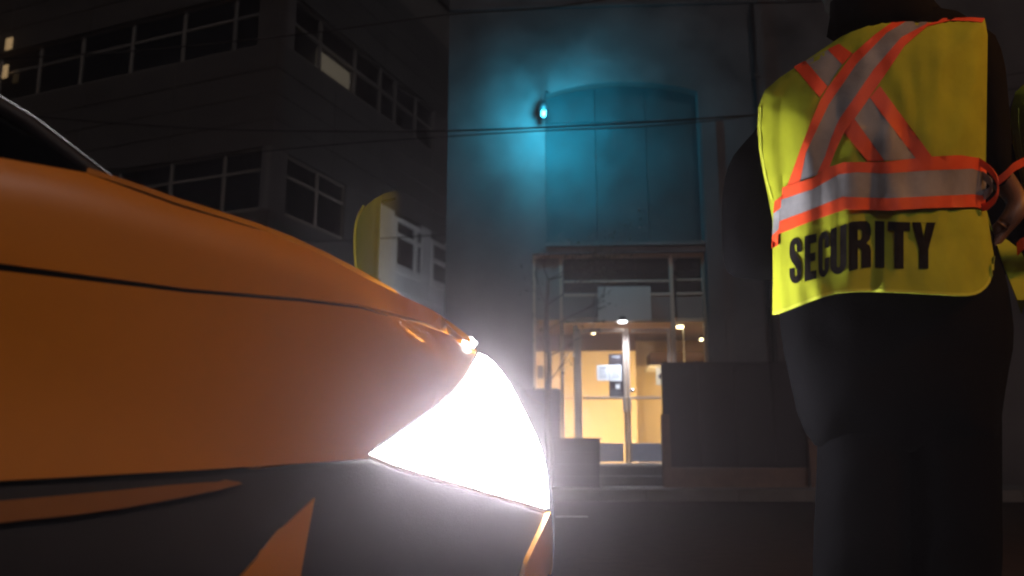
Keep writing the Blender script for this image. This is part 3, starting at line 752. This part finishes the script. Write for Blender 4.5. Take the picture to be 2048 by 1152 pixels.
for mir in (0, 1):
    f_ = lambda w_: WID - w_ if mir else w_
    MB().tube([cpt(s, f_(w_ - .005), z) for s, z, w_ in GH], .017, 8).obj('roof_pillar', M['blackpl'], car, smooth=True)
    MB().tube([cpt(s - .012, f_(w_ - .018), z + .008) for s, z, w_ in GH[:5]], .0022, 6).obj('pillar_trim', M['chrome'], car, smooth=True)
    rows = []
    for s, z, w_ in GH: rows.append([cpt(s, f_(.09), min(.985, z - .01)), cpt(s, f_(w_), z - .01)])
    MB().add([p for r in rows for p in r], [(2 * i, 2 * i + 1, 2 * i + 3, 2 * i + 2) for i in range(len(GH) - 1)]).obj('side_window', M['shield'], car, solid=.008)
    for ws in (W1, W2):
        a, b = cpt(ws, f_(.04), .33), cpt(ws, f_(.25), .33)
        wh = MB().tube([a + (b - a) * t for t in (0, .1, .5, .9, 1)], [.29, .325, .33, .325, .29], 28).obj('wheel', M['rubber'], car, smooth=True)
        MB().tube([cpt(ws, f_(.035), .33), cpt(ws, f_(.06), .33)], [.2, .21], 24).obj('rim', M['rim'], wh)

# ================================================================== GUARD
GY = 1.97
vest_sil = [(1700, 62), (1740, 46), (1770, 41), (1850, 39), (1920, 37), (1968, 37), (1974, 70), (1973, 150), (1971, 250), (1971, 330), (1966, 400), (1977, 440), (1984, 500),
            (1990, 620), (1995, 900), (1545, 900), (1547, 560), (1546, 440), (1541, 400), (1528, 350), (1519, 300), (1516, 250), (1518, 215), (1530, 182), (1560, 156), (1600, 130), (1650, 97)]
VSb = vest_sil[:14] + [(1999, 1500), (1540, 1500)] + vest_sil[16:]
def fold(px, py):
    f = .016 * noise.noise(Vector((px / 55, py / 190, 3))) + .006 * noise.noise(Vector((px / 22, py / 75, 9)))
    f += .008 * math.exp(-((px - 1568 - (py - 400) * .05) / 10) ** 2) * (1 if py > 200 else 0)
    f += .012 * math.exp(-((px - 1930 + (py - 300) * .25) / 14) ** 2) * max(0, 1 - abs(py - 360) / 220)
    f += -.012 * math.exp(-((px - 1700) / 26) ** 2) * max(0, 1 - abs(py - 420) / 300)
    f += .008 * math.exp(-((px - 1905) / 14) ** 2) * max(0, min(1, (py - 420) / 60))
    return f
def dep(px, py, off=0.0):
    d = bdist((px, py), VSb); a = min(1, d / 165)
    return GY - .135 * math.sqrt(max(0, 1 - (1 - a) ** 2)) - .03 * max(0, min(1, (py - 480) / 150)) + fold(px, py) * min(1, d / 30) - off
def V3(off): return lambda x, y: at(x, y, dep(x, y, off))
gd = thing('person', at(1765, 925, GY + .05) * 1.0, 'person in black seen from behind in the large lime vest lettered SECURITY', 'person', 'people in lime security vests')
gd.location.z = 0
# --- body: one continuous skinned surface
def skinned(name, joints, edges, m, parent, root=0, sub=2):
    base = wloc(parent)
    me = bpy.data.meshes.new(name); me.from_pydata([Vector(j[0]) - base for j in joints], edges, [])
    o = bpy.data.objects.new(name, me); col.objects.link(o); o.parent = parent
    md = o.modifiers.new('skin', 'SKIN'); md.use_smooth_shade = True
    sv = me.skin_vertices[0].data
    for i, j in enumerate(joints):
        r = j[1]; sv[i].radius = r if isinstance(r, tuple) else (r, r); sv[i].use_root = (i == root)
    o.modifiers.new('sub', 'SUBSURF').levels = sub; o.modifiers['sub'].render_levels = sub
    me.materials.append(m); return o
bx = at(1770, 700, GY + .05).x; by = GY + .03
J = []; E = []
def j(p, r, par=None):
    J.append((Vector(p), r))
    if par is not None: E.append((par, len(J) - 1))
    return len(J) - 1
pel = j((bx, by, .92), (.15, .10)); bel = j((bx, by, 1.08), (.14, .10), pel); che = j((bx, by, 1.30), (.16, .11), bel)
nk0 = j((bx + .02, by, 1.49), (.07, .06), che); nk = j((bx + .03, by + .02, 1.58), (.055, .055), nk0)
hd0 = j((bx + .03, by + .05, 1.65), (.07, .085), nk); hd1 = j((bx + .03, by + .05, 1.74), (.078, .095), hd0); hd2 = j((bx + .03, by + .04, 1.83), (.05, .065), hd1)
def handy(wr, pdir, side, r=.011, fdir=None, curl=None):
    pdir = pdir.normalized(); side = side.normalized(); nrm = pdir.cross(side)
    pm = j(J[wr][0] + pdir * .05, (.036, .017), wr); pk = j(J[wr][0] + pdir * .085, (.038, .015), pm)
    for k_, (o_, L) in enumerate(((-.03, .065), (-.01, .075), (.01, .07), (.03, .055))):
        b_ = J[pk][0] + side * o_; a1 = j(b_ + pdir * .012, r, pk); c = curl or nrm
        a2 = j(b_ + pdir * (.012 + L * .45) + c * L * .1, r * .9, a1); a3 = j(b_ + pdir * (.012 + L * .75) + c * L * .35, r * .8, a2); j(b_ + pdir * (.012 + L * .85) + c * L * .65, r * .65, a3)
    t1 = j(J[pm][0] - side * .04 + pdir * .0, r * 1.2, pm); t2 = j(J[t1][0] - side * .02 + pdir * .03, r * 1.05, t1); j(J[t2][0] + pdir * .025 + nrm * .008, r * .85, t2)
ls = j((bx - .2, by, 1.44), .055, che); le = j(at(1500, 520, 2.05), .042, ls); lw = j(at(1620, 500, 2.30), .028, le)
handy(lw, Vector((.3, .9, .1)), Vector((.9, -.3, 0)))
rs = j((bx + .2, by + .02, 1.44), .045, che); re_ = j(at(1996, 345, 2.08), .030, rs); rw = j(at(2042, 412, 1.98), .026, re_)
handy(rw, at(2000, 478, 1.95) - at(2050, 425, 1.93), Vector((.35, .2, .6)))
for sx in (-1, 1):
    hp = j((bx + sx * .10, by, .86), .10, pel); kn = j((bx + sx * .12, by - .01, .48), .062, hp); an = j((bx + sx * .13, by, .10), .042, kn)
    ft = j((bx + sx * .14, by + .10, .045), (.045, .035), an); j((bx + sx * .15, by + .2, .035), (.035, .025), ft)
skinned('body', J, E, M['skin'], gd)
# face and hair
hc = J[hd1][0]
def ell(name, c, rx, ry, rz, m, par, cut=None):
    bm = bmesh.new(); bmesh.ops.create_uvsphere(bm, u_segments=20, v_segments=14, radius=1)
    for v in bm.verts:
        n_ = 1 + (.03 * noise.noise(v.co * 4) if 'hair' in name or 'cap' in name else 0)
        v.co = Vector((v.co.x * rx * n_, v.co.y * ry * n_, v.co.z * rz * n_))
    if cut: bmesh.ops.delete(bm, geom=[v for v in bm.verts if cut(v.co)], context='VERTS')
    me = bpy.data.meshes.new(name); bm.to_mesh(me); bm.free(); me.materials.append(m)
    for p in me.polygons: p.use_smooth = True
    o = bpy.data.objects.new(name, me); col.objects.link(o); o.parent = par; o.location = Vector(c) - wloc(par); return o
ell('hair', hc + Vector((0, -.035, .012)), .112, .135, .15, M['hair'], gd, cut=lambda c: c.y > .075 and c.z < .06)
for sx in (-1, 1):
    ell('ear', hc + Vector((sx * .088, .0, -.015)), .012, .02, .03, M['skin'], gd)
    ell('eye', hc + Vector((sx * .032, .088, -.0)), .014, .01, .009, M['eye'], gd)
ell('nose', hc + Vector((0, .105, -.03)), .014, .018, .025, M['skin'], gd)
ell('mouth', hc + Vector((0, .092, -.07)), .025, .01, .008, M['otape'] if False else M['skin'], gd)
# --- clothes: rounded solids
def pillow(name, sil, Y0, B, D, m, par, step=26, B2=None, base=None):
    V, T, L = tri2d([sil], step); bl = L[0]; B2 = B2 or B
    vs = []; n = len(V)
    for sg in (-1, 1):
        for v in V:
            d = bdist(v, bl); a = min(1, d / D); f = math.sqrt(max(0, 1 - (1 - a) ** 2))
            nz = .012 * noise.noise(Vector((v[0] / 60, v[1] / 60, sg))) * min(1, d / 20)
            Y_ = (Y0(v[0], v[1]) if callable(Y0) else Y0)
            vs.append(at(v[0], v[1], Y_ + sg * ((B if sg < 0 else B2) * f + nz)))
    fs = list(T) + [tuple(n + i for i in t[::-1]) for t in T]
    mb = MB().add(vs, fs); o = mb.obj(name, m, par, smooth=True)
    bm = bmesh.new(); bm.from_mesh(o.data); bmesh.ops.remove_doubles(bm, verts=bm.verts[:], dist=.0006); bmesh.ops.recalc_face_normals(bm, faces=bm.faces[:]); bm.to_mesh(o.data); bm.free()
    for p in o.data.polygons: p.use_smooth = True
    return o
jk = smoothloop([(1790, 20), (1900, 12), (1960, 50), (1964, 150), (1962, 250), (1962, 330), (1958, 400), (2000, 500), (2022, 600), (2030, 680), (2014, 760), (2000, 860), (1990, 905), (1640, 905),
      (1600, 850), (1580, 760), (1564, 690), (1556, 600), (1556, 440), (1550, 400), (1537, 350), (1530, 300), (1528, 250), (1530, 225), (1545, 195), (1600, 150), (1700, 80)], 1)
pillow('jacket', jk, GY + .01, .10, 150, M['coat'], gd, B2=.14)
slv = smoothloop([(1600, 175), (1540, 205), (1512, 260), (1488, 285), (1460, 320), (1446, 370), (1443, 440), (1445, 520), (1458, 552), (1500, 560), (1560, 562), (1600, 530), (1610, 400), (1620, 250)], 1)
pillow('sleeve', slv, GY + .06, .055, 80, M['coat'], gd, B2=.09)
slr = smoothloop([(1935, 50), (1985, 58), (2008, 110), (2018, 200), (2024, 300), (2020, 372), (1985, 372), (1962, 340), (1945, 250), (1935, 150)], 1)
pillow('sleeve', slr, GY + .05, .05, 70, M['coat'], gd, B2=.06)
for x0, x1, x2, x3 in ((1640, 1830, 1624, 1822), (1808, 2004, 1818, 2006)):
    leg = [(x0, 770), (x1, 770), ((x1 + x3) / 2, 1000), (x3, 1152), (x3 - 20, 1300), (x3 - 35, 1395), (x2 + 30, 1395), (x2 + 10, 1300), (x2, 1152), (x2 + 6, 1010)]
    pillow('trouser_leg', smoothloop(leg, 1), GY + .03, .085, 80, M['trouser'], gd)
for sx in (-1, 1):
    ell('shoe', (bx + sx * .14, by + .08, .05), .055, .15, .055, M['blackpl'], gd)
pillow('collar', smoothloop([(1650, 92), (1662, 20), (1655, -60), (1660, -130), (1700, -170), (1790, -170), (1835, -120), (1850, -20), (1905, 40), (1850, 80), (1760, 80)], 1), GY + .045, .10, 70, M['coat'], gd)
# --- vest
hem = [(1546, 630), (1560, 627), (1600, 611), (1662, 588), (1700, 584), (1750, 583), (1850, 588), (1930, 593), (1955, 589), (1974, 574), (1984, 548), (1987, 515)]
vl = vest_sil
VO = vl[:9] + [(1966, 400), (1974, 430), (1981, 480)] + [(1987, 515)] + smoothloop(hem, 1, False)[::-1][1:] + [(1547, 560)] + vl[17:]
def tri_(loop, step): return loop
vest = patch('vest', [VO], 9, V3(.006), M['lime'], gd, solid=.003)
# front half of the vest
VF = [(1700, 62), (1790, 45), (1745, 250), (1740, 560), (1570, 590), (1549, 560), (1546, 440), (1528, 350), (1516, 250), (1530, 182), (1600, 130)]
patch('vest_front', [VF], 18, lambda x, y: at(x, y, GY + .16 - .16 * (1 - min(1, bdist((x, y), VSb) / 120)) ** 2), M['lime'], vest, solid=.003)
VF2 = [(1830, 45), (1968, 37), (1974, 70), (1971, 330), (1966, 400), (1990, 480), (2010, 540), (2034, 600), (2042, 628), (2052, 600), (2060, 540), (2040, 500), (2000, 470), (1960, 500), (1800, 620), (1790, 300)]
patch('vest_front', [VF2], 18, lambda x, y: at(x, y, GY + .16 - .16 * (1 - min(1, bdist((x, y), VSb) / 120)) ** 2 if x < 1990 else GY + .01 + .02 * math.sin(y / 14)), M['lime'], vest, solid=.003)
# hem binding
def ribbon(name, pts, wd, off, m, par, step=8):
    pts = resample(pts, step, False); L = []; Rr = []
    for i, p in enumerate(pts):
        a = pts[max(0, i - 1)]; b = pts[min(len(pts) - 1, i + 1)]; dx, dy = b[0] - a[0], b[1] - a[1]; q = math.hypot(dx, dy) or 1
        L.append((p[0] - dy / q * wd, p[1] + dx / q * wd)); Rr.append((p[0] + dy / q * wd, p[1] - dx / q * wd))
    f = V3(off); vs = [f(*p) for p in L] + [f(*p) for p in Rr]; n = len(pts)
    return MB().add(vs, [(i, i + 1, n + i + 1, n + i) for i in range(n - 1)]).obj(name, m, par, solid=.002, smooth=True)
ribbon('binding', [(x, y - 3.0) for x, y in smoothloop(hem, 1, False)], 2.6, .0095, M['limetrim'], vest)
ribbon('binding', [(1521, 215), (1519, 250), (1522, 300), (1531, 350), (1544, 398)], 2.2, .0095, M['limetrim'], vest)
def tape(name, loop, m, off, step=12): patch(name, [loop], step, V3(off), m, vest, solid=.0012)
def tz(*p): return [(1400 + x / 2.88, y / 2.88) for x, y in p]          # read off enlarged crops
def tc_(*p): return [(1400 + x / 2.88, 300 + y / 2.88) for x, y in p]
# under strap (down to the right / up to the left)
tape('orange_tape', tz((540, 385), (690, 560), (735, 500), (606, 350)), M['otape'], .010)
tape('silver_tape', tz((607, 352), (735, 498), (818, 372), (737, 287)), M['silver'], .0095)
tape('orange_tape', tz((735, 285), (820, 372), (880, 310), (800, 252)), M['otape'], .010)
tape('orange_tape', tz((830, 762), (965, 928), (1062, 926), (888, 684)), M['otape'], .010)
tape('silver_tape', tz((888, 682), (1062, 924), (1245, 916), (978, 562)), M['silver'], .0095)
tape('orange_tape', tz((978, 562), (1245, 916), (1336, 903), (1036, 495)), M['otape'], .010)
# over strap
tape('orange_tape', tz((1000, 205), (880, 312), (735, 505), (693, 575), (600, 800), (498, 1085), (575, 1050), (610, 880), (680, 730), (740, 605), (900, 370), (1075, 190), (1190, 122), (1120, 118)), M['otape'], .014)
tape('silver_tape', tz((1190, 122), (1075, 190), (900, 370), (740, 605), (680, 730), (610, 880), (575, 1045), (675, 1005), (720, 900), (755, 795), (800, 690), (870, 590), (1000, 400), (1160, 215), (1300, 140), (1330, 112)), M['silver'], .0135)
tape('orange_tape', tz((1330, 112), (1300, 140), (1160, 215), (1000, 400), (870, 590), (800, 690), (755, 795), (720, 900), (675, 1000), (745, 968), (780, 870), (830, 762), (890, 684), (960, 585), (1060, 440), (1180, 262), (1310, 150), (1440, 118), (1420, 104)), M['otape'], .014)
tape('orange_tape', tz((1440, 119), (1420, 104), (1560, 100), (1640, 106), (1625, 130), (1560, 122)), M['otape'], .012)
a_ = tc_((475, 215), (650, 160), (740, 100), (830, 70), (1050, 70), (1330, 38), (1500, 30), (1600, 45), (1650, 78))
b_ = tc_((470, 285), (650, 225), (800, 140), (900, 128), (1080, 135), (1300, 118), (1570, 108), (1650, 135))
c_ = tc_((460, 410), (620, 350), (820, 270), (1080, 278), (1300, 268), (1570, 255), (1645, 265))
d_ = tc_((450, 485), (640, 410), (840, 340), (1080, 350), (1300, 335), (1580, 328), (1642, 345))
tape('orange_tape', a_ + b_[::-1], M['otape'], .018); tape('silver_tape', b_ + c_[::-1], M['silver'], .0175); tape('orange_tape', c_ + d_[::-1], M['otape'], .018)
tape('orange_tape', [(1549, 403), (1563, 392), (1562, 415), (1547, 426)], M['otape'], .016, 8)
tape('silver_tape', [(1547, 427), (1562, 416), (1557, 458), (1545, 470)], M['silver'], .0155, 8)
tape('orange_tape', [(1545, 471), (1557, 459), (1556, 490), (1543, 497)], M['otape'], .016, 8)
# side strap looping off the right hip
def strap(name, pts, rad, m):
    P = [at(*p) for p in pts]; out = []
    for i in range(len(P) - 1):
        for q in range(5):
            t = q / 5; a, b = P[i], P[i + 1]; p_, r2 = P[max(0, i - 1)], P[min(len(P) - 1, i + 2)]
            out.append(.5 * (2 * a + (b - p_) * t + (2 * p_ - 5 * a + 4 * b - r2) * t * t + (3 * a - p_ - 3 * b + r2) * t ** 3))
    out.append(P[-1]); vs = []
    for o_ in out: vs += [o_ + Vector((0, -.0, rad)), o_ + Vector((0, .004, -rad))]
    n = len(out)
    MB().add(vs, [(2 * i, 2 * i + 2, 2 * i + 3, 2 * i + 1) for i in range(n - 1)]).obj(name, m, vest, solid=.003, smooth=True)
strap('orange_strap', [(1958, 322, 1.90), (1980, 338, 1.89), (1996, 362, 1.88), (1994, 392, 1.88), (1975, 412, 1.90), (1955, 414, 1.92)], .009, M['otape'])
strap('silver_strap', [(1966, 350, 1.91), (1984, 366, 1.90), (1982, 380, 1.90), (1968, 392, 1.91)], .010, M['silver'])
strap('orange_strap', [(1996, 362, 1.885), (2012, 350, 1.88), (2030, 333, 1.88), (2060, 318, 1.9)], .010, M['otape'])
strap('orange_strap', [(2036, 498, 1.9), (2046, 488, 1.88), (2062, 482, 1.88)], .014, M['otape'])
# --- lettering
TOP = [(1578, 476), (1600, 475), (1640, 465), (1680, 452), (1705, 443), (1740, 441), (1800, 444), (1872, 445)]
BOT = [(1578, 568), (1600, 566), (1625, 559), (1655, 552), (1680, 548), (1712, 538), (1740, 534), (1800, 537), (1872, 537)]
def arc(cx, cy, rx, ry, a0, a1, n=7): return [(cx + rx * math.cos(R_(a0 + (a1 - a0) * i / n)), cy + ry * math.sin(R_(a0 + (a1 - a0) * i / n))) for i in range(n + 1)]
G = {}   # glyphs in a unit box, y up
G['E'] = [[(0, 0), (1, 0), (1, .19), (.5, .19), (.5, .41), (.92, .41), (.92, .59), (.5, .59), (.5, .81), (1, .81), (1, 1), (0, 1)]]
G['I'] = [[(0, 0), (1, 0), (1, 1), (0, 1)]]
G['T'] = [[(.29, 0), (.71, 0), (.71, .81), (1, .81), (1, 1), (0, 1), (0, .81), (.29, .81)]]
G['Y'] = [[(.3, 0), (.7, 0), (.7, .42), (1, 1), (.62, 1), (.5, .66), (.38, 1), (0, 1), (.3, .42)]]
G['U'] = [[(0, 1), (0, .22)] + arc(.5, .2, .5, .2, 180, 360, 10)[1:] + [(1, 1), (.6, 1), (.6, .22)] + arc(.5, .2, .1, .06, 0, -180, 5)[1:] + [(.4, 1)]]
G['C'] = [arc(.5, .78, .5, .22, 0, 180, 10) + arc(.5, .22, .5, .22, 180, 360, 10) + [(1, .40), (.6, .40), (.6, .22)] + arc(.5, .2, .1, .06, 0, -180, 5)[1:] + arc(.5, .8, .1, .06, 180, 0, 5) + [(.6, .62), (1, .62)]]
G['R'] = [[(0, 0), (.4, 0), (.4, .44), (.52, .42), (.58, .36), (.58, 0), (1, 0), (1, .36), (.94, .46), (.8, .52), (.95, .6), (1, .72), (1, .8), (.95, .92), (.82, .99), (.6, 1), (0, 1)], [(.4, .83), (.52, .83), (.6, .79), (.6, .66), (.53, .61), (.4, .6)]]
G['S'] = [arc(.5, .78, .5, .22, 0, 180, 10) + [(0, .66), (.04, .57), (.16, .50), (.45, .38), (.58, .32), (.6, .24)] + arc(.5, .2, .1, .06, 0, -180, 5) + [(.4, .34), (0, .34)] + arc(.5, .22, .5, .22, 180, 360, 10) + [(1, .34), (.96, .46), (.82, .54), (.55, .65), (.42, .71), (.4, .78)] + arc(.5, .8, .1, .06, 180, 0, 5) + [(.6, .68), (1, .68)]]
for ch, x0, x1 in (('S', 1579, 1603), ('E', 1609, 1633), ('C', 1637, 1658), ('U', 1661, 1693), ('R', 1698, 1742), ('I', 1750, 1769), ('T', 1776, 1820), ('Y', 1824, 1871)):
    loops = []
    for L in G[ch]:
        o_ = []
        for gx, gy in resample(L, .12):
            x = x0 + (x1 - x0) * gx; t_, b2 = interp(TOP, x), interp(BOT, x); o_.append((x, b2 + (t_ - b2) * gy))
        loops.append(o_)
    patch('letter', loops, 7, V3(.0095), M['black'], vest, solid=.0008)
# --- copy of the guard added in place of a prism ghost, mostly out of frame
g2 = copytree(gd)
g2['label'] = 'copy of the vested person added for a prism ghost, only a sliver at the right edge'
src = at(1520, 240, 1.95); dst = at(2024, 190, 2.14); g2.scale = (1.06, 1.06, 1.06)
q_ = dst - (src - gd.location) * 1.06; g2.location = Vector((q_.x, q_.y, 0))

# ================================================================== STREET LIGHTS (sodium), behind the camera
def street_lamp(x, y, h, dx, label, watts, aim=None):
    t = thing('street_lamp', (x, y, 0), label, 'street lamp', 'sodium street lamps')
    MB().tube([(x, y, 0), (x, y, .3), (x, y, h)], [.09, .07, .045], 10).obj('pole', M['darkmetal'], t, smooth=True)
    MB().tube([(x, y, h), (x + dx * .5, y, h + .15), (x + dx, y, h + .12)], .03).obj('arm', M['darkmetal'], t, smooth=True)
    MB().box(x + dx - .12, x + dx + .25, y - .1, y + .1, h + .06, h + .18).obj('lamp_head', M['darkmetal'], t, bevel=.02)
    MB().box(x + dx - .08, x + dx + .2, y - .07, y + .07, h + .03, h + .058).obj('lamp_glass', M['lit_na'], t)
    return point('street_lamp_light', (x + dx + .06, y, h - .02), (1.0, .36, .04), watts, .12)
street_lamp(-3.6, -1.2, 3.6, .7, 'sodium street lamp behind the camera on the left', 32)
street_lamp(4.6, .9, 3.4, -.8, 'sodium street lamp beyond the right edge of the picture', 300)

# ================================================================== NIGHT AIR
hz = MB().box(-38, 42, -9, 60, -1.2, 18.5).obj('haze', M['asphalt'])
hz.data.materials.clear(); hm = bpy.data.materials.new('night haze'); hm.use_nodes = True
for x in list(hm.node_tree.nodes):
    if x.type != 'OUTPUT_MATERIAL': hm.node_tree.nodes.remove(x)
pv = hm.node_tree.nodes.new('ShaderNodeVolumePrincipled'); pv.inputs['Density'].default_value = HAZE; pv.inputs['Color'].default_value = (.88, .80, .92, 1)
pv.inputs['Anisotropy'].default_value = 0.925
hm.node_tree.links.new(pv.outputs[0], hm.node_tree.nodes[0].inputs['Volume'] if hm.node_tree.nodes[0].type == 'OUTPUT_MATERIAL' else [n for n in hm.node_tree.nodes if n.type == 'OUTPUT_MATERIAL'][0].inputs['Volume'])
hz.data.materials.append(hm); hz['kind'] = 'stuff'
